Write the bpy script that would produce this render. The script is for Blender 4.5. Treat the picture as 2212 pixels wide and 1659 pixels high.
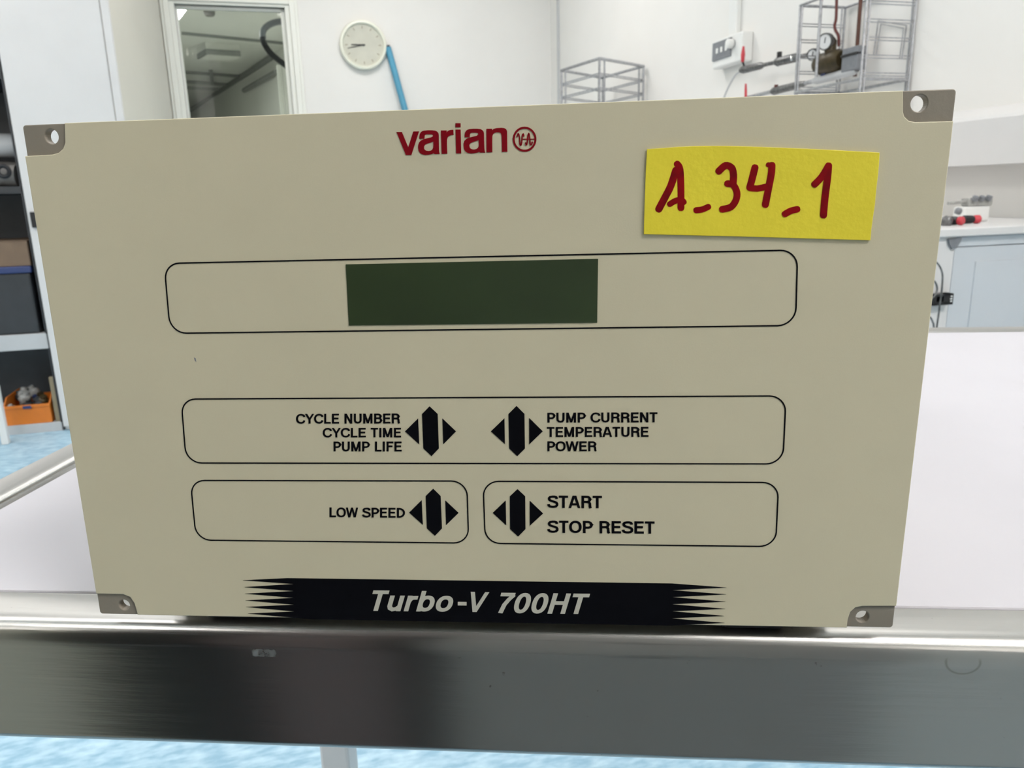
import bpy, bmesh, math, random
from mathutils import Vector, Matrix
random.seed(4)
S = bpy.context.scene
for o in list(bpy.data.objects): bpy.data.objects.remove(o)
COL = S.collection
# ------------------------------------------------------------------ camera
YAW, PITCH, ROLL = -0.08310176, 0.24320092, -0.0248719
CAM = Vector((0.02464069, -0.18246195, 0.11062351))
FPX = 1661.0
def _axes():
    cy, sy = math.cos(YAW), math.sin(YAW); cp, sp = math.cos(PITCH), math.sin(PITCH)
    f = Vector((sy*cp, cy*cp, -sp)); r = Vector((cy, -sy, 0)); u = r.cross(f)
    cr, sr = math.cos(ROLL), math.sin(ROLL)
    return cr*r+sr*u, -sr*r+cr*u, f
RR, UU, FF = _axes()
cd = bpy.data.cameras.new('camera'); cam = bpy.data.objects.new('camera', cd); COL.objects.link(cam)
m = Matrix((RR, UU, -FF)).transposed().to_4x4(); m.translation = CAM
cam.matrix_world = m
cd.sensor_fit = 'HORIZONTAL'; cd.sensor_width = 36.0; cd.lens = 36.0*FPX/2212.0
cd.clip_start = 0.01; cd.clip_end = 100
cd.dof.use_dof = True; cd.dof.focus_distance = 0.195; cd.dof.aperture_fstop = 48
S.camera = cam
# ------------------------------------------------------------------ world, exposure
w = bpy.data.worlds.new('world'); S.world = w; w.use_nodes = True
w.node_tree.nodes['Background'].inputs[0].default_value = (0.9, 0.95, 1, 1)
w.node_tree.nodes['Background'].inputs[1].default_value = 0.02
S.view_settings.view_transform = 'Standard'; S.view_settings.look = 'None'
S.view_settings.exposure = 0.0; S.view_settings.gamma = 1.0
S.view_settings.use_curve_mapping = False
# ceiling fittings of the lab in room coordinates (x, y, emission strength); rear pair added as fill for the panel front
LAMPS = [(0.45, 3.75, 15), (-1.75, 3.2, 11), (0.55, 1.35, 8.5), (-1.75, 0.9, 11), (1.05, -1.3, 32), (-1.75, -1.35, 36)]
# ------------------------------------------------------------------ geometry of the place
TH = math.radians(20)                      # the lab is turned 20 degrees against the trolley
EX = Vector((math.cos(TH), math.sin(TH), 0)); EY = Vector((-math.sin(TH), math.cos(TH), 0)); EZ = Vector((0, 0, 1))
def rw(p): return EX*p[0] + EY*p[1] + EZ*p[2]                 # room -> world
def room(P): return Vector((P.dot(EX), P.dot(EY), P.z))
def ray(x, y): return FF + RR*((x-1106.0)/FPX) - UU*((y-829.5)/FPX)
def hit(x, y, n, d):                        # where a sight line meets the plane P.n = d
    r = ray(x, y); return CAM + r*((d - CAM.dot(n))/r.dot(n))
def onY(x, y, D): return room(hit(x, y, EY, D))
def onX(x, y, D): return room(hit(x, y, EX, D))
def onZ(x, y, D): return room(hit(x, y, EZ, D))
def P2(x, y):                               # a spot on the device's front panel, (X, Z)
    P = hit(x, y, Vector((0, 1, 0)), 0.0); return (P.x, P.z)
FLOOR, CEIL, XR, YB, XL, YF = -0.9, 2.1, 1.763, 5.205, -3.0, -2.6
TT = -0.003                                 # trolley top
# ------------------------------------------------------------------ materials
def mat(name, col, rough=0.5, metal=0.0, noise=0.0, nscale=20.0, bump=0.0, bscale=80.0, stretch=(1,1,1), spec=0.5, emit=None, estr=0, coat=0.0, col2=None, aniso=0.0):
    M = bpy.data.materials.new(name); M.use_nodes = True
    nt = M.node_tree; N = nt.nodes; L = nt.links; b = N['Principled BSDF']
    b.inputs['Base Color'].default_value = (*col, 1); b.inputs['Roughness'].default_value = rough
    b.inputs['Metallic'].default_value = metal; b.inputs['Specular IOR Level'].default_value = spec
    b.inputs['Coat Weight'].default_value = coat; b.inputs['Anisotropic'].default_value = aniso
    if emit: b.inputs['Emission Color'].default_value = (*emit, 1); b.inputs['Emission Strength'].default_value = estr
    if noise or bump:
        tc = N.new('ShaderNodeTexCoord'); mp = N.new('ShaderNodeMapping'); mp.inputs['Scale'].default_value = stretch
        L.new(tc.outputs['Object'], mp.inputs[0])
        if noise:
            n = N.new('ShaderNodeTexNoise'); n.inputs['Scale'].default_value = nscale; n.inputs['Detail'].default_value = 5
            L.new(mp.outputs[0], n.inputs['Vector'])
            mx = N.new('ShaderNodeMix'); mx.data_type = 'RGBA'
            c2 = col2 or tuple(max(0, c*(1-noise)) for c in col)
            mx.inputs[6].default_value = (*col, 1); mx.inputs[7].default_value = (*c2, 1)
            rp = N.new('ShaderNodeMapRange'); rp.inputs[1].default_value = 0.35; rp.inputs[2].default_value = 0.68
            L.new(n.outputs['Fac'], rp.inputs[0]); L.new(rp.outputs[0], mx.inputs[0]); L.new(mx.outputs[2], b.inputs['Base Color'])
        if bump:
            n2 = N.new('ShaderNodeTexNoise'); n2.inputs['Scale'].default_value = bscale; n2.inputs['Detail'].default_value = 4
            L.new(mp.outputs[0], n2.inputs['Vector'])
            bp = N.new('ShaderNodeBump'); bp.inputs['Strength'].default_value = bump; bp.inputs['Distance'].default_value = 0.001
            L.new(n2.outputs['Fac'], bp.inputs['Height']); L.new(bp.outputs[0], b.inputs['Normal'])
    return M
M = {}
M['wall'] = mat('wall_paint', (0.84, 0.822, 0.79), 0.6, noise=0.03, nscale=3)
M['ceiling'] = mat('ceiling_paint', (0.82, 0.82, 0.80), 0.8, noise=0.03, nscale=3)
M['cream'] = mat('cream_paint', (0.66, 0.64, 0.57), 0.5, noise=0.04, nscale=3)
M['frame'] = mat('gloss_white_paint', (0.86, 0.86, 0.80), 0.3, noise=0.02, nscale=6)
M['floor'] = mat('blue_lino', (0.27, 0.47, 0.62), 0.45, noise=0.35, nscale=26, stretch=(1, 2.6, 1), col2=(0.52, 0.72, 0.84), bump=0.25, bscale=60)
M['white_metal'] = mat('white_lacquer', (0.71, 0.70, 0.695), 0.35, noise=0.03, nscale=8, bump=0.05, bscale=200)
M['bluegrey'] = mat('blue_grey_panel', (0.60, 0.63, 0.665), 0.35, noise=0.05, nscale=5)
M['white_plastic'] = mat('white_plastic', (0.82, 0.82, 0.80), 0.4, noise=0.02)
M['grey_plastic'] = mat('grey_plastic', (0.22, 0.23, 0.25), 0.45, noise=0.15, nscale=60)
M['wire'] = mat('wire_steel', (0.50, 0.51, 0.54), 0.28, 0.9, noise=0.3, nscale=90)
M['steel_dark'] = mat('dull_steel', (0.22, 0.22, 0.22), 0.38, 0.8, noise=0.5, nscale=90)
M['chrome'] = mat('chrome', (0.8, 0.8, 0.82), 0.12, 1.0, noise=0.05)
M['brass'] = mat('tarnished_brass', (0.07, 0.05, 0.02), 0.4, 0.3, noise=0.4, nscale=60)
M['copper'] = mat('copper_pipe', (0.13, 0.06, 0.045), 0.4, 0.5, noise=0.3, nscale=30)
M['red'] = mat('red_plastic', (0.62, 0.05, 0.07), 0.35, noise=0.15)
M['darkred'] = mat('dark_red_rubber', (0.12, 0.02, 0.015), 0.5, noise=0.2)
M['black'] = mat('black_plastic', (0.010, 0.010, 0.012), 0.35, noise=0.2)
M['rubber'] = mat('black_rubber', (0.006, 0.006, 0.009), 0.55, noise=0.2)
M['blue'] = mat('blue_tube', (0.09, 0.35, 0.52), 0.3, noise=0.15, nscale=12)
M['darkblue'] = mat('dark_blue_plastic', (0.03, 0.05, 0.16), 0.4, noise=0.1)
M['dial'] = mat('dial_face', (0.62, 0.61, 0.52), 0.5, noise=0.08, nscale=14)
M['clockrim'] = mat('clock_rim', (0.86, 0.86, 0.74), 0.3, noise=0.02)
M['gaugeface'] = mat('gauge_face', (0.85, 0.85, 0.85), 0.3, noise=0.02)
M['orange'] = mat('orange_plastic', (0.75, 0.21, 0.02), 0.4, noise=0.1)
M['card'] = mat('brown_cardboard', (0.22, 0.15, 0.10), 0.8, noise=0.2, nscale=12)
M['tan'] = mat('tan_board', (0.30, 0.25, 0.16), 0.7, noise=0.2, nscale=12)
M['charcoal'] = mat('charcoal_plastic', (0.035, 0.038, 0.042), 0.45, noise=0.15)
M['shelfgrey'] = mat('shelf_grey', (0.55, 0.56, 0.57), 0.4, noise=0.05)
M['cloth'] = mat('grey_cloth', (0.22, 0.21, 0.20), 0.9, noise=0.4, nscale=14)
M['glassware'] = mat('cloudy_parts', (0.42, 0.42, 0.40), 0.25, noise=0.4, nscale=40)
M['liner'] = mat('white_liner', (0.60, 0.59, 0.635), 0.42, noise=0.03, nscale=14, bump=0.12, bscale=10)
M['corridor'] = mat('corridor_paint', (0.60, 0.61, 0.57), 0.7, noise=0.06, nscale=1.5)
M['corrdark'] = mat('corridor_conduit', (0.20, 0.21, 0.20), 0.6, noise=0.1)
M['lamp'] = mat('lamp_diffuser', (0.9, 0.9, 0.9), 0.5, emit=(1, 0.985, 0.95), estr=45)
# device
M['face'] = mat('beige_membrane', (0.68, 0.625, 0.45), 0.42, noise=0.02, nscale=35, bump=0.03, bscale=2600)
M['plate'] = mat('taupe_anodised', (0.30, 0.265, 0.215), 0.5, 0.15, noise=0.10, nscale=60, bump=0.06, bscale=900)
M['body'] = mat('beige_enclosure', (0.42, 0.40, 0.32), 0.5, noise=0.05)
M['print'] = mat('black_print', (0.003, 0.003, 0.005), 0.6, spec=0.08, noise=0.2, nscale=300)
M['printred'] = mat('red_print', (0.25, 0.003, 0.010), 0.55, spec=0.12, noise=0.12, nscale=300)
M['printwhite'] = mat('light_print', (0.60, 0.585, 0.50), 0.45, noise=0.05, nscale=300)
M['lcd'] = mat('display_green', (0.031, 0.046, 0.021), 0.28, noise=0.25, nscale=16, col2=(0.044, 0.070, 0.028))
M['yellow'] = mat('yellow_card', (0.94, 0.79, 0.045), 0.6, noise=0.10, nscale=50, col2=(0.86, 0.72, 0.035), bump=0.10, bscale=600)
M['ink'] = mat('dark_red_ink', (0.32, 0.003, 0.006), 0.55, spec=0.12, noise=0.45, nscale=260, col2=(0.17, 0.002, 0.006))

def steel_material():
    M_ = bpy.data.materials.new('brushed_stainless'); M_.use_nodes = True
    nt = M_.node_tree; N = nt.nodes; L = nt.links; b = N['Principled BSDF']
    b.inputs['Metallic'].default_value = 1.0; b.inputs['Base Color'].default_value = (0.5, 0.49, 0.47, 1)
    tc = N.new('ShaderNodeTexCoord')
    def noise(scale, st=(1, 1, 1), det=5):
        mp = N.new('ShaderNodeMapping'); mp.inputs['Scale'].default_value = st; L.new(tc.outputs['Object'], mp.inputs[0])
        n = N.new('ShaderNodeTexNoise'); n.inputs['Scale'].default_value = scale; n.inputs['Detail'].default_value = det
        L.new(mp.outputs[0], n.inputs['Vector']); return n.outputs['Fac']
    def mr(v, a, b_, c, d):
        r = N.new('ShaderNodeMapRange'); r.inputs[1].default_value = a; r.inputs[2].default_value = b_; r.inputs[3].default_value = c; r.inputs[4].default_value = d
        L.new(v, r.inputs[0]); return r.outputs[0]
    def math_(op, a, b2=None):
        n = N.new('ShaderNodeMath'); n.operation = op
        for i, v in enumerate((a, b2)):
            if v is None: continue
            if isinstance(v, (int, float)): n.inputs[i].default_value = v
            else: L.new(v, n.inputs[i])
        return n.outputs[0]
    cl = mr(noise(9), 0.25, 0.8, 0.0, 1.0)
    mx = N.new('ShaderNodeMix'); mx.data_type = 'RGBA'
    mx.inputs[6].default_value = (0.56, 0.55, 0.53, 1); mx.inputs[7].default_value = (0.50, 0.485, 0.46, 1); L.new(cl, mx.inputs[0])
    # small dirt specks
    sp = mr(noise(420, (1, 1, 1), 2), 0.76, 0.82, 0.0, 0.6)
    mx2 = N.new('ShaderNodeMix'); mx2.data_type = 'RGBA'; L.new(sp, mx2.inputs[0]); L.new(mx.outputs[2], mx2.inputs[6]); mx2.inputs[7].default_value = (0.16, 0.13, 0.10, 1)
    # dried drip mark: lower half of a ring on the apron, and a pale smear
    sx = N.new('ShaderNodeSeparateXYZ'); L.new(tc.outputs['Object'], sx.inputs[0])
    dx = math_('SUBTRACT', sx.outputs[0], RING[0]); dz = math_('SUBTRACT', sx.outputs[2], RING[1])
    d = math_('SQRT', math_('ADD', math_('MULTIPLY', dx, dx), math_('MULTIPLY', math_('MULTIPLY', dz, dz), 1.6)))
    ring = math_('MULTIPLY', mr(math_('ABSOLUTE', math_('SUBTRACT', d, 0.0042)), 0.0, 0.0005, 0.5, 0.0), mr(dz, 0.0002, 0.0012, 1.0, 0.0))
    mx3 = N.new('ShaderNodeMix'); mx3.data_type = 'RGBA'; L.new(ring, mx3.inputs[0]); L.new(mx2.outputs[2], mx3.inputs[6]); mx3.inputs[7].default_value = (0.22, 0.20, 0.17, 1)
    L.new(mx3.outputs[2], b.inputs['Base Color'])
    ex_ = math_('ABSOLUTE', math_('SUBTRACT', sx.outputs[0], SMEAR[0])); ez_ = math_('ABSOLUTE', math_('SUBTRACT', sx.outputs[2], SMEAR[1]))
    sm = math_('MULTIPLY', math_('MULTIPLY', mr(ex_, 0.0028, 0.0038, 1.0, 0.0), mr(ez_, 0.0008, 0.0014, 1.0, 0.0)), mr(noise(500), 0.4, 0.6, 0.3, 1.0))
    top = mr(sx.outputs[2], TOPZ-0.0030, TOPZ-0.0006, 0.0, 1.0)
    ro = math_('ADD', math_('ADD', mr(noise(12), 0.3, 0.7, 0.15, 0.19), math_('MULTIPLY', top, 0.22)), math_('MULTIPLY', sm, 0.35))
    L.new(ro, b.inputs['Roughness'])
    bp = N.new('ShaderNodeBump'); bp.inputs['Strength'].default_value = 0.12; bp.inputs['Distance'].default_value = 0.0005
    L.new(noise(420, (0.06, 1, 1)), bp.inputs['Height']); L.new(bp.outputs[0], b.inputs['Normal'])
    b.inputs['Anisotropic'].default_value = 0.4
    return M_
def _ap(x, y):
    P = hit(x, y, Vector((0, 1, 0)), -0.0012); return (P.x-0.2, P.z-FLOOR)
TOPZ = TT - FLOOR
RING = _ap(2085, 1436); SMEAR = _ap(568, 1415)
M['steel'] = steel_material()
def glass_material():
    g = bpy.data.materials.new('tinted_glass'); g.use_nodes = True
    nt = g.node_tree; N = nt.nodes; L = nt.links; N.remove(N['Principled BSDF'])
    t = N.new('ShaderNodeBsdfTransparent'); t.inputs[0].default_value = (0.80, 0.83, 0.81, 1)
    gl = N.new('ShaderNodeBsdfGlossy'); gl.inputs['Roughness'].default_value = 0.03
    fr = N.new('ShaderNodeFresnel'); fr.inputs[0].default_value = 1.45
    mx = N.new('ShaderNodeMixShader'); L.new(fr.outputs[0], mx.inputs[0]); L.new(t.outputs[0], mx.inputs[1]); L.new(gl.outputs[0], mx.inputs[2])
    L.new(mx.outputs[0], N['Material Output'].inputs[0]); return g
M['glass'] = glass_material()

# ------------------------------------------------------------------ builders
def tag(o, label=None, cat=None, group=None, kind=None):
    if label: o['label'] = label
    if cat: o['category'] = cat
    if group: o['group'] = group
    if kind: o['kind'] = kind
    return o
def frame_matrix(base, is_room):
    if is_room: Mx = Matrix.Rotation(TH, 4, 'Z'); Mx.translation = rw(base)
    else: Mx = Matrix.Translation(Vector(base))
    return Mx
class Thing:
    """an Empty at the thing's base; coordinates given to its parts are room (or world) ones"""
    def __init__(s, name, base, label, cat, group=None, is_room=True):
        s.base = Vector(base); s.room = is_room
        s.o = bpy.data.objects.new(name, None); COL.objects.link(s.o); s.o.empty_display_size = 0.05
        s.o.matrix_world = frame_matrix(s.base, is_room); tag(s.o, label, cat, group)
class MB:
    def __init__(s): s.bm = bmesh.new()
    def box(s, x0, x1, y0, y1, z0, z1, bevel=0.0, seg=2):
        b = bmesh.new(); bmesh.ops.create_cube(b, size=1.0)
        for v in b.verts:
            v.co = Vector((x0+(x1-x0)*(v.co.x+.5), y0+(y1-y0)*(v.co.y+.5), z0+(z1-z0)*(v.co.z+.5)))
        if bevel: bmesh.ops.bevel(b, geom=list(b.edges), offset=bevel, segments=seg, affect='EDGES', profile=0.5)
        s._merge(b); return s
    def _merge(s, b):
        me = bpy.data.meshes.new('t'); b.to_mesh(me); b.free(); s.bm.from_mesh(me); bpy.data.meshes.remove(me)
    def tube(s, pts, r, n=8, closed=False, radii=None):
        pts = [Vector(p) for p in pts]; rings = []; N_ = len(pts); up = None
        for i, p in enumerate(pts):
            a = pts[(i-1) % N_] if (closed or i) else pts[i]; b = pts[(i+1) % N_] if (closed or i < N_-1) else pts[i]
            d = (b-a).normalized()
            if up is None: up = Vector((0, 0, 1)) if abs(d.z) < .9 else Vector((1, 0, 0))
            x = d.cross(up).normalized(); y = x.cross(d).normalized(); up = y
            rr = radii[i] if radii else r
            rings.append([s.bm.verts.new(p + (x*math.cos(2*math.pi*k/n) + y*math.sin(2*math.pi*k/n))*rr) for k in range(n)])
        for i in range(N_ if closed else N_-1):
            A, B = rings[i], rings[(i+1) % N_]
            for k in range(n): s.bm.faces.new((A[k], A[(k+1) % n], B[(k+1) % n], B[k]))
        if not closed: s.bm.faces.new(rings[0][::-1]); s.bm.faces.new(rings[-1])
        return s
    def lathe(s, c, axis, prof, n=40):
        """profile of (radius, height) turned about an axis through c"""
        axis = Vector(axis).normalized(); up = Vector((0, 0, 1)) if abs(axis.z) < .9 else Vector((1, 0, 0))
        x = axis.cross(up).normalized(); y = axis.cross(x); c = Vector(c); rings = []
        for r, h in prof:
            rings.append([s.bm.verts.new(c + axis*h + (x*math.cos(2*math.pi*k/n)+y*math.sin(2*math.pi*k/n))*max(r, 1e-5)) for k in range(n)])
        for A, B in zip(rings, rings[1:]):
            for k in range(n): s.bm.faces.new((A[k], A[(k+1) % n], B[(k+1) % n], B[k]))
        return s
    def prism(s, loop, off):
        """extrude a planar loop of points by the vector off"""
        off = Vector(off); A = [s.bm.verts.new(Vector(p)) for p in loop]; B = [s.bm.verts.new(Vector(p)+off) for p in loop]
        s.bm.faces.new(A); s.bm.faces.new(B[::-1]); n = len(A)
        for k in range(n): s.bm.faces.new((A[k], B[k], B[(k+1) % n], A[(k+1) % n]))
        return s
    def build(s, name, m_, parent=None, smooth=False, sub=None, is_room=True):
        """parent: Thing, or (Thing, part object) for a sub-part; None gives a top-level mesh"""
        bmesh.ops.recalc_face_normals(s.bm, faces=s.bm.faces)
        th = parent[0] if isinstance(parent, tuple) else parent
        if th: base = th.base
        else:
            vs = [v.co for v in s.bm.verts]
            base = Vector(((min(v.x for v in vs)+max(v.x for v in vs))/2, (min(v.y for v in vs)+max(v.y for v in vs))/2, min(v.z for v in vs)))
        for v in s.bm.verts: v.co -= base
        me = bpy.data.meshes.new(name); s.bm.to_mesh(me); s.bm.free()
        if smooth:
            for p in me.polygons: p.use_smooth = True
            try: me.set_sharp_from_angle(angle=math.radians(40))
            except Exception: pass
        o = bpy.data.objects.new(name, me); COL.objects.link(o); me.materials.append(M[m_])
        if th: o.parent = parent[1] if isinstance(parent, tuple) else th.o
        else: o.matrix_world = frame_matrix(base, is_room)
        return o
def struct(name, b, m_, is_room=True, smooth=False): return tag(b.build(name, m_, None, smooth, is_room=is_room), kind='structure')
def spline(pts, n=6):
    P = [Vector(p) for p in pts]; out = []
    for i in range(len(P)-1):
        a = P[max(i-1, 0)]; b = P[i]; c = P[i+1]; d = P[min(i+2, len(P)-1)]
        for k in range(n):
            t = k/n; out.append(0.5*((2*b)+(c-a)*t+(2*a-5*b+4*c-d)*t*t+(3*b-a-3*c+d)*t**3))
    return out+[P[-1]]
# flat outlines with holes, standing in the panel's plane (x, z), extruded from y0 to y1 (y1 is the front, nearer the camera)
def sheet(name, loops, y_back, y_front, m_, parent, bevel=0.0):
    cu = bpy.data.curves.new(name, 'CURVE'); cu.dimensions = '2D'; cu.fill_mode = 'BOTH'
    for lp in loops:
        sp = cu.splines.new('POLY'); sp.points.add(len(lp)-1); sp.use_cyclic_u = True
        for p_, q in zip(sp.points, lp): p_.co = (q[0], q[1], 0, 1)
    h = (y_back-y_front)/2
    cu.extrude = h-bevel; cu.bevel_depth = bevel; cu.bevel_resolution = 1 if bevel else 0
    if bevel: cu.offset = -bevel
    return _flat(name, cu, (y_back+y_front)/2, m_, parent)
def _flat(name, cu, ymid, m_, parent, fit=None):
    ob = bpy.data.objects.new('tmp', cu); COL.objects.link(ob)
    dg = bpy.context.evaluated_depsgraph_get(); me = bpy.data.meshes.new_from_object(ob.evaluated_get(dg))
    bpy.data.objects.remove(ob); bpy.data.curves.remove(cu)
    if fit: fit(me)
    th = parent[0]
    for v in me.vertices:
        a, b_, c = v.co; v.co = (a-th.base.x, ymid-c-th.base.y, b_-th.base.z)
    me.name = name; me.materials.clear(); me.materials.append(M[m_])
    for p in me.polygons: p.use_smooth = False
    o = bpy.data.objects.new(name, me); COL.objects.link(o); o.parent = parent[1] or th.o
    return o
def _a(cx, cy, rx, ry, a0, a1, n=8):
    return [(cx+rx*math.cos(math.radians(a0+(a1-a0)*k/n)), cy+ry*math.sin(math.radians(a0+(a1-a0)*k/n))) for k in range(n+1)]
PW = .17; LO = PW/2; HI = 1-LO                  # pen width, lower and upper pen centre lines
def bowl(x0, x1, y0, y1):                       # the round of P, R, B, D
    r = min((y1-y0)/2, (x1-x0)*.8); return [(x0, y1)] + _a(x1-r, y1-r, r, r, 90, 0) + _a(x1-r, y0+r, r, r, 0, -90) + [(x0, y0)]
def oval(x0, x1, y0=LO, y1=HI, n=28):
    cx, cy = (x0+x1)/2, (y0+y1)/2; return [(cx+(x1-x0)/2*math.copysign(abs(math.cos(a))**.88, math.cos(a)), cy+(y1-y0)/2*math.copysign(abs(math.sin(a))**.88, math.sin(a))) for a in [2*math.pi*k/n for k in range(n+1)]]
def s_path():
    return [(.62, .735)] + [(.615, .80), (.575, .88), (.48, HI), (.345, HI), (.20, .885), (.135, .80), (.135, .70), (.19, .61), (.33, .545), (.47, .50), (.60, .43), (.65, .32), (.64, .21), (.56, .12), (.43, LO), (.31, LO), (.18, .12), (.11, .20), (.095, .30)]
def c_path():
    return [(.70, .685), (.675, .78), (.60, .87), (.49, HI), (.38, HI), (.26, .88), (.15, .76), (.10, .60), (.10, .40), (.15, .24), (.26, .12), (.38, LO), (.49, LO), (.60, .13), (.675, .22), (.705, .335)]
GL = {  # advance width, strokes
 'A': (.76, [[(.085, 0), (.345, 1)], [(.675, 0), (.415, 1)], [(.18, .30), (.58, .30)]]), 'B': (.74, [[(.155, 0), (.155, 1)], bowl(.155, .60, .53, HI), bowl(.155, .635, LO, .53)]),
 'C': (.78, [c_path()]), 'D': (.76, [[(.155, 0), (.155, 1)], bowl(.155, .66, LO, HI)]), 'E': (.70, [[(.155, 0), (.155, 1)], [(.155, LO), (.66, LO)], [(.155, HI), (.65, HI)], [(.155, .52), (.61, .52)]]),
 'F': (.65, [[(.155, 0), (.155, 1)], [(.155, HI), (.63, HI)], [(.155, .52), (.56, .52)]]), 'I': (.31, [[(.155, 0), (.155, 1)]]), 'L': (.64, [[(.155, 0), (.155, 1)], [(.155, LO), (.61, LO)]]),
 'M': (.89, [[(.15, 0), (.15, 1)], [(.74, 0), (.74, 1)], [(.17, 1), (.445, .02)], [(.72, 1), (.445, .02)]]), 'N': (.77, [[(.15, 0), (.15, 1)], [(.62, 0), (.62, 1)], [(.16, 1), (.61, 0)]]),
 'O': (.82, [oval(.10, .72)]), 'P': (.71, [[(.155, 0), (.155, 1)], bowl(.155, .61, .44, HI)]), 'R': (.76, [[(.155, 0), (.155, 1)], bowl(.155, .62, .50, HI), [(.44, .50), (.56, .46), (.61, .38), (.62, .20), (.63, .08), (.67, 0)]]),
 'S': (.73, [s_path()]), 'T': (.66, [[(.03, HI), (.63, HI)], [(.33, 0), (.33, 1)]]), 'U': (.77, [[(.15, 1), (.15, .34), (.17, .22), (.25, .12), (.385, LO), (.52, .12), (.60, .22), (.62, .34), (.62, 1)]]),
 'V': (.72, [[(.07, 1), (.36, .0)], [(.65, 1), (.36, .0)]]), 'W': (1.0, [[(.07, 1), (.265, .0)], [(.50, 1), (.275, .0)], [(.50, 1), (.725, .0)], [(.93, 1), (.735, .0)]]), 'Y': (.72, [[(.07, 1), (.36, .42)], [(.65, 1), (.36, .42)], [(.36, 0), (.36, .48)]]),
 'H': (.77, [[(.15, 0), (.15, 1)], [(.62, 0), (.62, 1)], [(.15, .53), (.62, .53)]]), '7': (.62, [[(.05, HI), (.58, HI)], [(.54, .90), (.40, .68), (.29, .42), (.23, 0)]]), '0': (.64, [oval(.12, .52)]),
 'u': (.66, [[(.14, .76), (.14, .25), (.18, .14), (.29, LO-.01), (.40, .11), (.50, .22)], [(.51, 0), (.51, .76)]]), 'r': (.46, [[(.14, 0), (.14, .76)], [(.14, .44), (.18, .58), (.27, .66), (.44, .665)]]),
 'b': (.68, [[(.14, 0), (.14, 1)], oval(.14, .56, LO, .69)]), 'o': (.68, [oval(.12, .56, LO, .69)]), '-': (.4, [[(.03, .36), (.37, .36)]]), ' ': (.34, [])}
STEP = 4e-6                                     # overlapping pen lines lie this much above one another
def strip(bm, L_, R_, fn, y_back, y_front, closed=False):
    """one continuous raised ribbon between two edge lines"""
    def V(p, y):
        x, z = fn(p.x, p.y); return bm.verts.new((x, y, z))
    n = len(L_)
    if closed: n -= 1
    F = [(V(L_[i], y_front), V(R_[i], y_front)) for i in range(n)]; B = [(V(L_[i], y_back), V(R_[i], y_back)) for i in range(n)]
    for i in range(n if closed else n-1):
        k = (i+1) % n
        bm.faces.new((F[i][0], F[k][0], F[k][1], F[i][1])); bm.faces.new((F[i][0], B[i][0], B[k][0], F[k][0])); bm.faces.new((F[i][1], F[k][1], B[k][1], B[i][1]))
    if not closed: bm.faces.new((F[0][0], F[0][1], B[0][1], B[0][0])); bm.faces.new((F[-1][0], B[-1][0], B[-1][1], F[-1][1]))
def edges_of(P, wd):
    n = len(P); closed = n > 3 and (P[0]-P[-1]).length < 1e-4; L_, R_ = [], []
    for i, p in enumerate(P):
        a = P[i-1] if i else (P[-2] if closed else None); c = P[i+1] if i < n-1 else (P[1] if closed else None)
        d1 = (p-a).normalized() if a is not None else None; d2 = (c-p).normalized() if c is not None else None
        d = ((d1 or d2)+(d2 or d1)).normalized(); k = Vector((-d.y, d.x)); cs = max(.6, k.dot(Vector((-(d2 or d1).y, (d2 or d1).x))))
        L_.append(p+k*wd/2/cs); R_.append(p-k*wd/2/cs)
    return L_, R_, closed
def finish(bm, name, m_, parent):
    bmesh.ops.recalc_face_normals(bm, faces=bm.faces); b_ = parent[0].base
    for v in bm.verts: v.co -= b_
    me = bpy.data.meshes.new(name); bm.to_mesh(me); bm.free(); me.materials.append(M[m_])
    o = bpy.data.objects.new(name, me); COL.objects.link(o); o.parent = parent[1] or parent[0].o
    return o
def pen_mesh(name, P, w_, fn, y_back, y_front, m_, parent):
    """a round-nibbed pen line; fn maps sketch coordinates to the plane"""
    P = [Vector(p) for p in P]; bm = bmesh.new(); L_, R_, c_ = edges_of(P, w_)
    def cap(c, v0, n=8):
        a = math.atan2(v0.y, v0.x); return [Vector((c.x+w_/2*math.cos(a-math.pi*k/n), c.y+w_/2*math.sin(a-math.pi*k/n))) for k in range(n+1)]
    A = cap(P[-1], L_[-1]-P[-1]); B = cap(P[0], R_[0]-P[0]); h = len(A)//2
    La = B[h:] + L_[1:-1] + A[:h+1]; Ra = B[:h+1][::-1] + R_[1:-1] + A[h:][::-1]
    La = B[h+1:] + L_[1:-1] + A[:h]; Ra = B[:h][::-1] + R_[1:-1] + A[h+1:][::-1]
    strip(bm, La, Ra, fn, y_back, y_front)
    return finish(bm, name, m_, parent)
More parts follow.
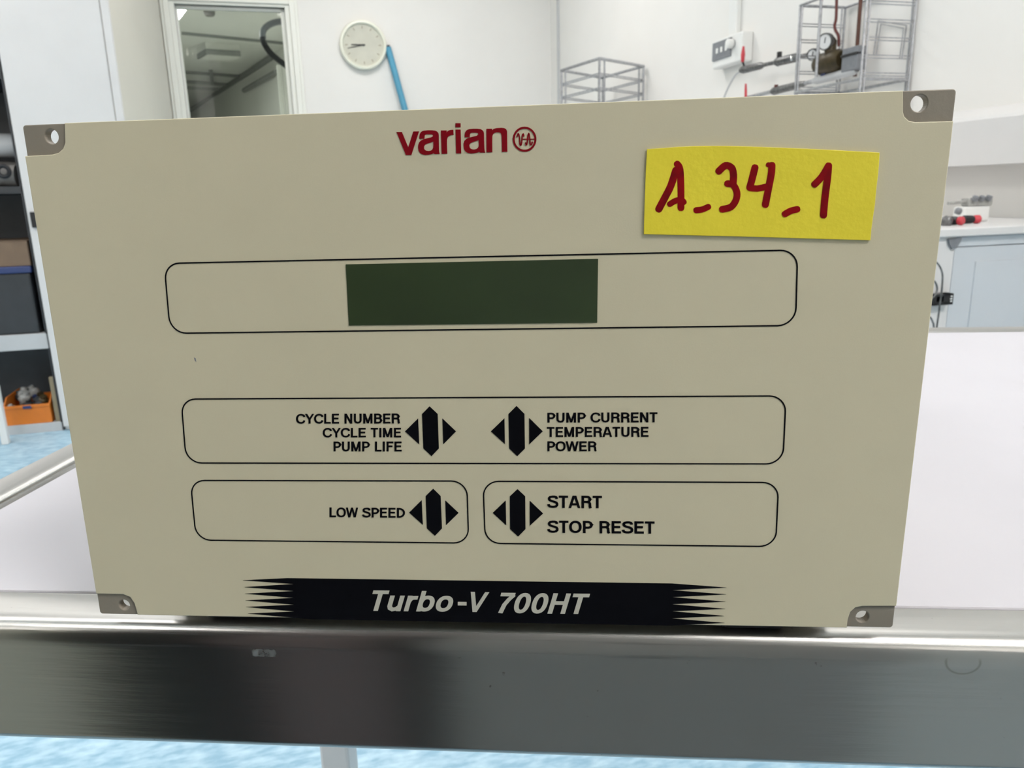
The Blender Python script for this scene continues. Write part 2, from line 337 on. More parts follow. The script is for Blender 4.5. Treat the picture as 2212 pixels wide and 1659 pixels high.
def lettering(txt, quad, y0, m_, parent, shear=0.0, thick=0.00006, label=None, pen_w=1.0):
    """bold sans letters drawn with a flat pen; quad: photo positions of the text's corners tl, tr, br, bl"""
    q = [Vector(P2(*p)) for p in quad]; st_ = []; x = 0
    for ch in txt:
        adv, strokes = GL[ch]
        for st in strokes:
            P = [Vector((a+x, b_)) for a, b_ in st]; slant = len(P) == 2 and abs(P[0].x-P[1].x) > .02 and abs(P[0].y-P[1].y) > .2
            L_, R_, c_ = edges_of(P, PW*pen_w*(.95 if slant else 1.0))
            if slant:                                   # slanted stems are cut level
                d = (P[1]-P[0]).normalized()
                for A in (L_, R_):
                    for i in (0, 1): A[i] = A[i] + d*((P[i].y-A[i].y)/d.y)
            f = lambda v: Vector((v.x+shear*v.y, v.y)); st_.append(([f(v) for v in L_], [f(v) for v in R_], c_))
        x += adv
    xs = [v.x for a, b_, c in st_ for v in a+b_]; x0, x1 = min(xs), max(xs); ymin, ymax = 0.0, 1.0
    if txt == '-': ymin, ymax = .36-LO, .36+LO
    def fn(a, b_):
        u = (a-x0)/(x1-x0); t_ = (b_-ymin)/(ymax-ymin); return q[3].lerp(q[2], u).lerp(q[0].lerp(q[1], u), t_)
    bm = bmesh.new()
    for i, (a, b_, c) in enumerate(st_): strip(bm, a, b_, fn, y0, y0-thick-STEP*(i % 4), c)
    o = finish(bm, 'lettering', m_, parent)
    if label: o['label'] = label
    return o
def arc(c, r0, a0, a1, n=10, ry=None):
    return [(c[0]+r0*math.cos(math.radians(a0+(a1-a0)*k/n)), c[1]+(ry or r0)*math.sin(math.radians(a0+(a1-a0)*k/n))) for k in range(n+1)]
def round_quad(q, r, n=8):
    """q: four plane corners in order; rounded loop"""
    out = []; q = [Vector(p) for p in q]
    for i in range(4):
        p = q[i]; a = (q[i-1]-p).normalized(); b = (q[(i+1) % 4]-p).normalized()
        h = a.angle(b)/2; d = r/math.tan(h); c = p+(a+b).normalized()*(r/math.sin(h))
        s0 = p+a*d-c; s1 = p+b*d-c; t0 = math.atan2(s0.y, s0.x); t1 = math.atan2(s1.y, s1.x)
        dt = (t1-t0+math.pi) % (2*math.pi)-math.pi
        out += [(c.x+r*math.cos(t0+dt*k/n), c.y+r*math.sin(t0+dt*k/n)) for k in range(n+1)]
    return out
def inset_quad(q, d):
    q = [Vector(p) for p in q]; out = []
    for i in range(4):
        p = q[i]; a = (q[i-1]-p).normalized(); b = (q[(i+1) % 4]-p).normalized()
        h = a.angle(b)/2; out.append(p+(a+b).normalized()*(d/math.sin(h)))
    return out
def stroke_loop(pts, w_):
    """outline of a round-ended pen stroke"""
    P = [Vector(p) for p in pts]; n = len(P); L_ = []; R_ = []
    for i, p in enumerate(P):
        d = (P[min(i+1, n-1)]-P[max(i-1, 0)]).normalized(); k = Vector((-d.y, d.x))
        L_.append(p+k*w_/2); R_.append(p-k*w_/2)
    def cap(c, v0, n=6):
        a = math.atan2(v0.y, v0.x); return [Vector((c.x+w_/2*math.cos(a-math.pi*k/n), c.y+w_/2*math.sin(a-math.pi*k/n))) for k in range(1, n)]
    return L_ + cap(P[-1], L_[-1]-P[-1]) + R_[::-1] + cap(P[0], R_[0]-P[0])

# ------------------------------------------------------------------ room shell
t = 0.1
struct('floor', MB().box(XL-t, XR+t, YF-t, YB+t, FLOOR-t, FLOOR), 'floor')
struct('ceiling', MB().box(XL-t, XR+t, YF-t, YB+t, CEIL, CEIL+t), 'ceiling')
struct('wall_right', MB().box(XR, XR+t, YF-t, YB+t, FLOOR, CEIL), 'wall')
struct('wall_left', MB().box(XL-t, XL, YF-t, YB+t, FLOOR, CEIL), 'wall')
struct('wall_front', MB().box(XL, XR, YF-t, YF, FLOOR, CEIL), 'wall')
OX0, OX1, OZ1 = -0.617, 0.022, 1.262
b = MB(); b.box(XL, OX0, YB, YB+t, FLOOR, CEIL); b.box(OX1, XR, YB, YB+t, FLOOR, CEIL); b.box(OX0, OX1, YB, YB+t, OZ1, CEIL)
struct('wall_back', b, 'wall')
# cream return wall between the tall cupboard and the glazed door
struct('wall_return', MB().prism([(-.83, 3.66, FLOOR), (-.697, YB, FLOOR), (-.88, YB, FLOOR), (-.88, 3.66, FLOOR)], (0, 0, CEIL-FLOOR)), 'cream')
struct('baseboard_back', MB().box(OX1+0.09, XR-0.02, YB-0.015, YB, FLOOR, FLOOR+0.1, 0.003), 'frame')
# slim vertical joint strip beside the corner
struct('trim_1', MB().box(XR-0.012, XR, 5.02, 5.045, FLOOR+0.1, CEIL-0.02, 0.002), 'shelfgrey')
# door with a large glass pane
dr = bpy.data.objects.new('door_1', None); COL.objects.link(dr); dr['kind'] = 'structure'
class _T: pass
D1 = _T(); D1.base = Vector(((OX0+OX1)/2, YB, FLOOR)); D1.room = True; D1.o = dr; dr.matrix_world = frame_matrix(D1.base, True)
fr_ = MB()
for (a0, a1, yy) in ((0.0, 0.028, -0.02), (0.028, 0.060, -0.034), (0.060, 0.078, -0.026)):
    fr_.box(OX0-a1, OX0-a0, YB+yy, YB+0.06, FLOOR, OZ1+a1*0.55, 0.003); fr_.box(OX1+a0, OX1+a1, YB+yy, YB+0.06, FLOOR, OZ1+a1*0.55, 0.003)
    fr_.box(OX0-a0, OX1+a0, YB+yy, YB+0.06, OZ1+a0*0.55, OZ1+a1*0.55, 0.003)
fr_.build('door_frame', 'frame', D1)
lf = MB(); lf.box(OX0, OX0+0.012, YB+0.02, YB+0.06, FLOOR, OZ1, 0.002); lf.box(OX1-0.026, OX1, YB+0.02, YB+0.06, FLOOR, OZ1, 0.003)
lf.box(OX0, OX1, YB+0.02, YB+0.06, OZ1-0.02, OZ1, 0.003); lf.box(OX0, OX1, YB+0.02, YB+0.06, FLOOR, FLOOR+0.9, 0.003)
lf.build('door_leaf', 'frame', D1)
MB().box(OX0+0.01, OX1-0.024, YB+0.036, YB+0.042, FLOOR+0.88, OZ1-0.018).build('glass_pane', 'glass', D1)
# room behind the glass
CZ = 1.5
cA = onZ(410, 235, CZ); cB = onZ(590, 115, CZ); dirW = (cB-cA).normalized(); nW = Vector((dirW.y, -dirW.x, 0))
if nW.x < 0: nW = -nW
pA = cA-dirW*4; pB = cB+dirW*2.6
pB = cA+dirW*((5.6-cA.y)/dirW.y)
struct('ceiling_corridor', MB().box(-4.5, 2.5, YB+t, 17.5, CZ, CZ+0.08), 'corridor')
struct('floor_corridor', MB().box(-4.5, 2.5, YB+t, 17.5, FLOOR-0.08, FLOOR), 'corridor')
struct('wall_corridor', MB().prism([(pA.x, pA.y, FLOOR), (pB.x, pB.y, FLOOR), (pB.x, pB.y, CZ), (pA.x, pA.y, CZ)], nW*0.08), 'corridor')
struct('wall_corridor_left', MB().box(-4.6, -4.5, YB+t, 17.5, FLOOR, CZ), 'corridor')
struct('wall_corridor_end', MB().box(-4.5, 2.5, 17.5, 17.6, FLOOR, CZ), 'corridor')
def cl(a, b_, wd, dp, name, lab, cat, z=CZ, m_='corrdark', grp=None):
    A = onZ(*a, z); B = onZ(*b_, z); d = (B-A).normalized(); n = Vector((-d.y, d.x, 0))*wd/2
    o = MB().prism([A-n, B-n, B+n, A+n], Vector((0, 0, -dp))).build(name, m_)
    return tag(o, lab, cat, grp)
cl((393, 69), (622, 92), .035, .02, 'ceiling_conduit', 'long dark conduit across the dim ceiling behind the glass, highest one', 'conduit')
cl((394, 152), (528, 163), .05, .03, 'ceiling_conduit', 'dark conduit behind the glass, first below the unlit ceiling fitting', 'conduit')
cl((398, 173), (524, 183), .06, .03, 'ceiling_conduit', 'dark conduit behind the glass, second below the unlit ceiling fitting', 'conduit')
cl((400, 187), (472, 190), .06, .03, 'ceiling_conduit', 'short dark conduit behind the glass, lowest one on the ceiling', 'conduit')
cl((455, 150), (458, 176), .04, .04, 'ceiling_conduit', 'short crossing conduit joining two conduits on the dim ceiling', 'conduit')
# trunking in the angle of wall and ceiling
o = MB().prism([cA-nW*.02+Vector((0, 0, -.01)), cB-nW*.02+Vector((0, 0, -.01)), cB-nW*.02+Vector((0, 0, -.06)), cA-nW*.02+Vector((0, 0, -.06))], nW*0.018).build('wall_trunking', 'corrdark')
tag(o, 'dark trunking along the top of the sloping-looking wall behind the glass', 'trunking')
def onW(x, y):
    n = (EX*nW.x+EY*nW.y); d = n.dot(rw(cA)); return room(hit(x, y, n, d-0.03))
a_, b_ = onW(527, 197), onW(597, 153)
zz = (a_.z+b_.z)/2; a_.z = b_.z = zz
tag(MB().tube([a_, b_], .025, 8).build('handrail', 'corrdark'), 'dark rail on the wall behind the glass', 'rail')
# unlit fitting
T = Thing('ceiling_fitting', onZ(478, 125, CZ-.1), 'unlit rectangular ceiling fitting with a dark edge behind the glass', 'ceiling light')
A, B, Cc = onZ(428, 128, CZ-.1), onZ(446, 117, CZ-.1), onZ(520, 122, CZ-.1)
v1 = A-B; v2 = Cc-B
MB().prism([B, B+v1, B+v1+v2, Cc], Vector((0, 0, .1))).build('housing', 'corridor', T)
for P_, Q_ in ((B, Cc), (B, A)):
    n = Vector((0, 0, .045)); e = (Q_-P_).normalized(); k = Vector((e.y, -e.x, 0))*.012
    MB().prism([P_+k, Q_+k, Q_+k+n, P_+k+n], -k*1.5).build('edge_strip', 'corrdark', T)
# lit panel
T = Thing('ceiling_light', onZ(385, 15, CZ-.012), 'bright lit ceiling panel seen through the top left of the glass', 'ceiling light')
c0 = onZ(412, 9, CZ-.012); e1 = (onZ(381, 50, CZ-.012)-c0); e2 = (onZ(372, 3, CZ-.012)-c0).normalized()*1.2
MB().prism([c0, c0+e1, c0+e1+e2, c0+e2], Vector((0, 0, .012))).build('diffuser', 'lamp', T)
g = MB(); ring = [c0, c0+e1, c0+e1+e2, c0+e2]
g.tube([p+Vector((0, 0, .004)) for p in ring], .008, 6, closed=True).build('frame', 'frame', T)
p = onZ(452, 24, CZ)
T = Thing('smoke_detector', p, 'small round dark reddish detector on the dim ceiling behind glass', 'detector')
MB().lathe(p, (0, 0, -1), [(.04, 0), (.04, .02), (.03, .035), (.0, .035)], 20).build('housing', 'cloth', T, True)
# black and grey hoses hanging just behind the glass
hp = [onY(x, y, 5.34) for x, y in ((566, 80), (571, 95), (584, 114), (602, 130), (618, 142), (627, 152), (631, 175))]
tag(MB().tube(spline(hp), .0185, 10).build('black_hose', 'rubber', None, True), 'thick black hose curving down behind the right side of the glass', 'hose')
hp = [onY(x, y, 5.36) for x, y in ((568, 83), (568, 68), (578, 56), (596, 48), (620, 47), (640, 52))]
tag(MB().tube(spline(hp), .020, 10).build('grey_hose', 'grey_plastic', None, True), 'grey looped hose above the black hose behind the glass', 'hose')
cx = [onY(x, 200, 5.50).x for x in (602, 611, 617, 628)]
for i in (0, 2):
    o = MB().box(cx[i], cx[i+1], 5.50, 5.53, FLOOR, onY(610, 140, 5.50).z, .006).build('white_upright', 'frame')
    tag(o, ('white upright post behind the glass, left of the pair' if i == 0 else 'white upright post behind the glass, right of the pair'), 'post')

# ------------------------------------------------------------------ ceiling lights of the lab, with an added rear pair
places = ['above the far end of the bench', 'above the tall cupboard', 'above the near bench', 'above the open floor left of the trolley', 'added behind the camera to light the panel, right one', 'added behind the camera to light the panel, left one']
M_l = {}
for i, (x, y, s_) in enumerate(LAMPS):
    key = 'lamp_%s' % s_
    if key not in M: M[key] = mat('lamp_diffuser', (0.9, 0.9, 0.9), 0.5, emit=(1, 0.965, 0.935), estr=s_)
    T = Thing('ceiling_light', (x, y, CEIL-.03), 'square recessed ceiling light ' + places[i], 'ceiling light', 'ceiling lights of the lab')
    MB().box(x-.56, x+.56, y-.27, y+.27, CEIL-.02, CEIL-.008).build('diffuser', key, T)
    f = MB()
    for a in ((-.6, -.56, -.31, .31), (.56, .6, -.31, .31), (-.6, .6, -.31, -.27), (-.6, .6, .27, .31)): f.box(x+a[0], x+a[1], y+a[2], y+a[3], CEIL-.03, CEIL)
    f.build('frame', 'frame', T)

# ------------------------------------------------------------------ units added behind the camera to band the apron's reflection and block ceiling light
def unit(x0, x1, y0, m1, lab, h=.78, nd=3):
    T = Thing('reflection_block', ((x0+x1)/2, y0-.25, FLOOR), lab, 'reflection block', is_room=False)
    MB().box(x0, x1, y0-.5, y0-.02, FLOOR+.08, FLOOR+h, .004).build('body', m1, T)
    MB().box(x0+.02, x1-.02, y0-.48, y0-.05, FLOOR, FLOOR+.08).build('plinth', 'charcoal', T)
    for k in range(nd):
        z0 = FLOOR+.09+(h-.10)*k/nd; z1 = FLOOR+.09+(h-.10)*(k+1)/nd-.006
        d = MB().box(x0+.004, x1-.004, y0-.02, y0, z0, z1, .002).build('drawer', m1, T)
        MB().box((x0+x1)/2-min(.05, (x1-x0)*.3), (x0+x1)/2+min(.05, (x1-x0)*.3), y0, y0+.02, z1-.05, z1-.035, .003).build('handle', 'steel_dark', (T, d))
M['u_black'] = mat('black_front', (0.006, 0.006, 0.006), 0.6, noise=.05, spec=.2); M['u_beige'] = mat('beige_front', (0.50, 0.47, 0.38), 0.5, noise=.05); M['u_grey'] = mat('grey_front', (0.27, 0.26, 0.245), 0.5, noise=.05)
M['u_brown'] = mat('brown_front', (0.12, 0.085, 0.08), 0.5, noise=.1); M['u_pale'] = mat('pale_front', (0.55, 0.55, 0.54), 0.5, noise=.05)
unit(-1.40, -.585, -.62, 'u_beige', 'beige block added behind the camera to be mirrored at the left of the apron', 1.25)
unit(-.58, -.365, -.62, 'u_black', 'tall charcoal block added behind the camera to be mirrored as the dark band', 2.97, 5)
unit(-.36, -.19, -.62, 'u_brown', 'tall brown block added behind the camera beside the charcoal one for the apron reflection', 2.97, 5)
unit(-.185, -.135, -.62, 'u_black', 'very narrow charcoal block added behind the camera for the apron reflection', 2.97, 1)
unit(-.13, .36, -.62, 'u_grey', 'tall mid grey block added behind the camera for the apron reflection', 2.97, 5)
unit(.365, 1.40, -.62, 'u_pale', 'pale grey block added behind the camera for the apron reflection, rightmost', 1.25)

# ------------------------------------------------------------------ clock
cc = Vector((0.489, YB, 1.054))
T = Thing('wall_clock', (cc.x, YB, cc.z-.15), 'round cream wall clock with plain dial beside the glazed door', 'clock')
MB().lathe(cc, (0, -1, 0), [(.140, 0), (.148, .012), (.150, .030), (.144, .042), (.132, .044), (.126, .036), (.124, .026)], 48).build('case', 'clockrim', T, True)
dial = MB().lathe(cc, (0, -1, 0), [(.126, .024), (.126, .027), (.0, .027)], 48).build('dial', 'dial', T)
for k in range(12):
    a = math.radians(30*k); d = Vector((math.sin(a), 0, math.cos(a))); q = Vector((d.z, 0, -d.x))
    p0 = cc+d*.098+Vector((0, -.0272, 0)); p1 = cc+d*.114+Vector((0, -.0272, 0)); h = q*.0022
    MB().prism([p0-h, p1-h, p1+h, p0+h], (0, -.0006, 0)).build('hour_mark', 'tan', (T, dial))
hub = onY(784, 100, YB-.03); hub = Vector((cc.x, YB-.03, cc.z))
for (x, y, w0, nm) in ((758, 98, .0045, 'hour_hand'), (754, 105, .003, 'minute_hand')):
    e = onY(x, y, YB-.03)-onY(784, 99, YB-.03); d = e.normalized(); q = Vector((d.z, 0, -d.x))*w0
    if nm == 'minute_hand': e = e*1.12
    MB().prism([hub-d*.012-q, hub+e-q*.6, hub+e+q*.6, hub-d*.012+q], (0, -.001, 0)).build(nm, 'charcoal', T)
MB().lathe(hub, (0, -1, 0), [(.006, -.002), (.006, .002), (0, .002)], 16).build('hub', 'charcoal', T)
# blue pole leaning in front of the wall
pt = onY(838, 103, YB-.02); pm = onY(873, 234, YB-.05); d = (pm-pt); bot = pt+d*((FLOOR-pt.z)/d.z); bot.y = YB-.25; pt.y = YB-.022
T = Thing('blue_pole', bot, 'long bright blue pole leaning against the wall right of the clock', 'pole')
MB().tube([bot, pt], .021, 14).build('shaft', 'blue', T, True)
d = (pt-bot).normalized(); MB().tube([pt-d*.004, pt+d*.012], .0155, 14).build('end_cap', 'charcoal', T, True)

# ------------------------------------------------------------------ tall white cupboard, left
xa, xb, yc = onY(75, 560, 3.63).x, onY(268, 258, 3.63).x, 3.63
T = Thing('tall_cupboard', ((xa+xb)/2, yc+.22, FLOOR), 'tall white metal cupboard at the left with a black handle', 'cupboard')
xs = onY(251, 258, 3.63).x
MB().box(xa, -.888, yc+.022, yc+.45, FLOOR, 1.35, .004).build('body', 'white_metal', T)
MB().box(xa, xs-.003, yc, yc+.02, FLOOR+.02, 1.33, .003).build('door', 'white_metal', T)
MB().box(xs+.001, xb, yc-.004, yc+.024, FLOOR+.02, 1.33, .003).build('side_stile', 'white_metal', T)
h0 = onY(68, 458, yc-.02); h1 = onY(76, 492, yc-.02)
hx = onY(72, 475, yc-.02).x
MB().box(hx-.010, hx+.012, yc-.022, yc, h1.z, h0.z, .003).build('handle', 'black', T)
# ------------------------------------------------------------------ open shelving left of it
sx0, sx1, sy0, sy1 = -2.15, xa-.006, 3.645, 4.1
zl = [(onY(60, 952, sy0).z, onY(60, 917, sy0).z-onY(60, 952, sy0).z), (onY(60, 722, sy0).z-.07, .07), (onY(50, 402, sy0).z-.03, .03), (0.62, .03)]
T = Thing('open_shelving', ((sx0+sx1)/2, (sy0+sy1)/2, FLOOR), 'dark backed open shelving with grey shelves left of the tall cupboard', 'shelving')
for z, th_ in zl: MB().box(sx0, sx1, sy0, sy1, z, z+th_, .002).build('shelf', 'shelfgrey' if z < -.1 else 'charcoal', T)
MB().box(sx0, sx1, sy1, sy1+.012, FLOOR+.05, 1.0).build('back_panel', 'charcoal', T)
for x in (sx0-.03, sx1-.008):
    MB().box(x, x+.008, sy0, sy1, FLOOR, 1.0, .002).build('side_panel', 'charcoal', T)
zs = [z+th_ for z, th_ in zl]
# orange bin with its clutter
bx0, bx1 = onY(8, 900, sy0).x, onY(106, 870, sy0).x
T = Thing('storage_bin', ((bx0+bx1)/2, sy0+.12, zs[0]), 'orange open-front plastic bin on the lowest shelf', 'bin')
b = MB(); hb = .035
b.box(bx0, bx1, sy0+.01, sy0+.25, zs[0], zs[0]+.006); b.box(bx0, bx1, sy0+.004, sy0+.012, zs[0], zs[0]+.085, .002)
b.box(bx0, bx1, sy0+.24, sy0+.25, zs[0], zs[0]+.09)
for x in (bx0, bx1-.006): b.prism([(x, sy0+.01, zs[0]), (x, sy0+.25, zs[0]), (x, sy0+.25, zs[0]+.12), (x, sy0+.06, zs[0]+.12), (x, sy0+.01, zs[0]+.085)], (.006, 0, 0))
b.build('shell', 'orange', T)
MB().box(bx0-.002, bx1+.002, sy0-.004, sy0+.012, zs[0]+.078, zs[0]+.09, .002).build('rim', 'orange', T)
MB().box((bx0+bx1)/2-.012, (bx0+bx1)/2+.022, sy0-.006, sy0+.003, zs[0]+.074, zs[0]+.088, .001).build('clip', 'darkblue', T)
random.seed(7)
names = ['cloudy pale', 'charcoal', 'olive coloured', 'whitish', 'dark blue', 'blackish', 'pale grey', 'dark grey']
for k in range(16):
    x = bx0+.03+(bx1-bx0-.06)*((k*0.39) % 1.0); y = sy0+.04+.033*(k % 5); z = zs[0]+.075+.022*(k // 8)+.010*(k % 3); r = .020+.004*(k % 3)
    o = MB().lathe((x, y, z-r), (random.uniform(-.5, .5), random.uniform(-.5, .2), 1), [(0, 0), (r*.7, .002), (r, r*.6), (r*.85, r*1.3), (r*.5, r*1.5), (r*.5, r*2), (0, r*2)], 10).build('glass_fitting', ('glassware', 'charcoal', 'brass', 'glassware', 'darkblue', 'charcoal', 'glassware', 'charcoal')[k % 8], None, True)
    tag(o, names[k % 8] + (', upper layer,' if k > 7 else ', lower layer,') + ' small fitting heaped in the orange bin', 'fitting', 'small parts in the orange bin')
MB_ = MB().box(bx1+.012, sx1-.008, sy0+.01, sy0+.03, zs[0], onY(115, 815, sy0).z, .001)
tag(MB_.build('tan_board', 'tan'), 'upright tan board beside the orange bin', 'board')
zt = onY(50, 575, sy0).z
T = Thing('charcoal_crate', (-1.35, sy0+.15, zs[1]), 'large charcoal plastic crate on the middle shelf', 'crate')
MB().box(-1.85, sx1-.03, sy0+.01, sy0+.35, zs[1], zt-.03, .01).build('body', 'charcoal', T)
MB().box(-1.86, sx1-.02, sy0, sy0+.36, zt-.03, zt, .006).build('lid', 'darkblue', T)
zb = onY(50, 520, sy0).z
T = Thing('cardboard_box', (-1.35, sy0+.15, zt), 'brown cardboard box lying on the charcoal crate', 'box')
MB().box(-1.8, sx1-.02, sy0+.01, sy0+.35, zt, zb-.004, .003).build('carton', 'card', T)
MB().box(-1.8, sx1-.02, sy0+.01, sy0+.35, zb-.004, zb, .001).build('flap', 'card', T)
ztop = zs[2]
rolls = [(30, 350, 'dark grey folded cloth on the upper shelf', .055, 'cloth'), (40, 310, 'pale grey rolled cloth lying on top of folded cloth', .05, 'shelfgrey'), (30, 372, 'rolled grey fabric with a black core, front of shelf', .045, 'cloth')]
for i, (x, y, lab, r, mm) in enumerate(rolls):
    c_ = onY(x, y, sy0+.05)
    zz = ztop + r + (0.0 if i == 0 else (.125 if i == 1 else 0.0)); yy = sy0+(.20 if i == 0 else (.16 if i == 1 else .07))
    b = MB(); pts = [(-1.9+.09*k, yy+.006*math.sin(k*1.3), zz+.004*math.sin(k*2.1)) for k in range(8)]; pts.append((sx1-.03, yy, zz))
    b.tube(spline(pts, 3), r, 14)
    tag(b.build('cloth_roll', mm, None, True), lab, 'cloth')
rr_ = onY(6, 370, sy0-.02)
tag(MB().tube([(rr_.x+.022*math.cos(a*math.pi/8), sy0-.012, rr_.z+.022*math.sin(a*math.pi/8)) for a in range(16)], .009, 8, closed=True).build('black_ring', 'rubber', None, True), 'black rubber ring hanging at the edge of the upper shelf', 'ring')
px_ = onY(5, 920, 3.5)
tag(MB().box(px_.x-.014, px_.x+.014, 3.49, 3.52, FLOOR, px_.z+.18, .004).build('pale_post', 'white_plastic'), 'pale bluish post standing on floor before the shelving', 'post')

# ------------------------------------------------------------------ right wall: ledge, trunking
zq = onX(2063, 258, XR-.10).z; zs_ = onX(2052, 359.5, XR-.10).z
T = Thing('wall_ledge', (XR-.05, 0, zs_), 'long white box ledge along the right wall above the bench', 'ledge')
MB().prism([(XR-.10, YF+.3, zs_), (XR-.10, YF+.3, zq-.008), (XR-.092, YF+.3, zq), (XR, YF+.3, zq+.03), (XR, YF+.3, zs_)], (0, 2.3-YF-.3, 0)).build('casing', 'white_metal', T)
# bench at right
BX0, BY0, BZ = 1.13, 1.15, 0.018
T = Thing('lab_bench', (1.45, 2.1, FLOOR), 'white bench with a blue grey end panel along the right wall', 'bench')
MB().box(BX0-.02, XR, BY0-.012, 3.3, BZ-.018, BZ, .003).build('worktop', 'white_metal', T)
MB().box(BX0, XR-.02, BY0+.016, 3.28, FLOOR+.08, BZ-.018).build('body', 'bluegrey', T)
MB().box(BX0+.03, XR-.02, BY0+.05, 3.26, FLOOR, FLOOR+.08).build('plinth', 'charcoal', T)
pxl = 1.296
MB().box(BX0, pxl, BY0, BY0+.02, FLOOR+.08, BZ-.018, .002).build('end_post', 'white_metal', T)
MB().box(pxl+.004, XR-.02, BY0+.004, BY0+.02, BZ-.040, BZ-.020, .001).build('top_rail', 'bluegrey', T)
ep = MB().box(pxl+.004, XR-.02, BY0+.004, BY0+.018, FLOOR+.09, BZ-.0415, .001).build('end_panel', 'bluegrey', T)
rb = MB(); za = onY(2110, 565, BY0).z; xq = onY(2110, 565, BY0).x
rb.box(xq, XR-.05, BY0+.0015, BY0+.006, FLOOR+.2, za, .001); rb.build('raised_panel', 'bluegrey', (T, ep))
hg = [onY(x, y, BY0-.006) for x, y in ((2050, 517), (2078, 514), (2076, 521), (2066, 537), (2058, 538), (2052, 528))]
MB().prism(hg, (0, .005, 0)).build('hinge', 'grey_plastic', T)
# black clamp and bent rods on the bench end
c0 = onY(2037, 647, BY0-.02)
x0, x1 = onY(2017, 647, BY0-.02).x, onY(2058, 647, BY0-.02).x; z0, z1 = onY(2037, 659, BY0-.02).z, onY(2037, 635, BY0-.02).z
T = Thing('black_clamp', (c0.x, BY0, z0), 'small black clamp fixed to the bench end beside the device', 'clamp')
b = MB(); e_ = (x1-x0)
b.box(x0+e_*.48, x1, BY0-.022, BY0, z0, z1, .001); b.box(x0, x0+e_*.12, BY0-.022, BY0, z0, z1, .001); b.box(x0, x1, BY0-.022, BY0, z0, z0+(z1-z0)*.3, .001); b.box(x0, x1, BY0-.022, BY0, z1-(z1-z0)*.2, z1, .001)
b.build('block', 'black', T)
for k in range(3):
    xx = x1-e_*.12; zz = z0+(z1-z0)*(.25+.22*k)
    MB().box(xx-.002-.001*(k % 2), xx+.002, BY0-.0226, BY0-.0215, zz, zz+.003).build('white_mark', 'white_plastic', T)
for pts, lab in ((((1990, 548), (2012, 560), (2026, 570), (2034, 585), (2036, 600), (2034, 630), (2030, 660), (2026, 690), (2024, 705), (2020, 740)), 'tall bent grey rod passing the black clamp'),
                 (((1980, 600), (2005, 603), (2018, 607), (2024, 620), (2022, 634), (2012, 646)), 'short curved grey rod behind the black clamp'),
                 (((1990, 676), (2008, 684), (2015, 696), (2017, 705), (2018, 740)), 'lower curved grey rod end below the black clamp')):
    b = MB().tube(spline([onY(x, y, BY0-.032) for x, y in pts], 5), .0019, 8)
    tag(b.build('bent_rod', 'steel_dark', None, True), lab, 'rod')
# tools and parts on the bench
def tool(name, pts, r0, mats, lab):
    T = Thing(name, pts[0], lab, 'tool')
    A, B = Vector(pts[0]), Vector(pts[1]); d = B-A
    MB().tube([A, A+d*.06, A+d*.5, A+d*.62], r0, 12, radii=[r0*.7, r0, r0*.95, r0*.8]).build('grip', mats[0], T, True)
    MB().tube([A+d*.60, A+d*.66, A+d*.92, B], r0, 12, radii=[r0*.8, r0*.98, r0, r0*.7]).build('grip_end', mats[1], T, True)
zi = BZ+.010
def bp(x, y, z=zi): 
    P = onZ(x, y, z); return P
def tb(x, yy, z): # photo column x at bench depth yy
    q = onY(x, 485, yy); return Vector((q.x, yy, z))
tool('red_black_handle', (tb(2050, 1.24, zi), tb(2081, 1.21, zi)), .0095, ('black', 'red'), 'red and black tool handle on the bench, left one of two')
tool('red_black_handle', (tb(2078, 1.26, zi), tb(2116, 1.25, zi)), .0095, ('black', 'red'), 'red and black tool handle on the bench, right one of two')
random.seed(3)
parts = [(2040, 1.23, .010, .012, 'steel_dark', 'dark metal fitting at the left end of the bench clutter'), (2064, 1.30, .028, .008, 'grey_plastic', 'small dark round knob above the left red handle')]
for x, yy, zo, r, mm, lab in parts:
    P = tb(x, yy, BZ+zo)
    tag(MB().lathe(P-Vector((0, 0, r)), (.2, -.3, 1), [(0, 0), (r*.8, .001), (r, r*.7), (r, r*1.4), (r*.6, r*1.9), (0, r*2)], 12).build('fitting', mm, None, True), lab, 'fitting')
T = Thing('clear_valve_block', tb(2095, 1.32, BZ), 'whitish clear plastic valve block with grey knobs on the bench', 'valve block')
P = tb(2095, 1.33, BZ)
MB().box(P.x-.035, P.x+.04, P.y-.015, P.y+.02, BZ, BZ+.036, .005).build('block', 'white_plastic', T)
MB().box(P.x-.02, P.x+.05, P.y-.01, P.y+.015, BZ+.036, BZ+.056, .004).build('upper_block', 'glassware', T)
for k in range(3):
    q = P+Vector((-.008+.020*k, -.012, 0)); 
    MB().lathe((q.x, q.y, BZ+.050), (0, -.5, 1), [(.0, 0), (.007, .0), (.007, .010), (.0, .012)], 10).build('knob', 'grey_plastic', T, True)
MB().tube(spline([P+Vector((-.07, 0, .045)), P+Vector((-.04, 0, .046)), P+Vector((-.018, 0, .047))]), .004, 8).build('spout', 'glassware', T, True)

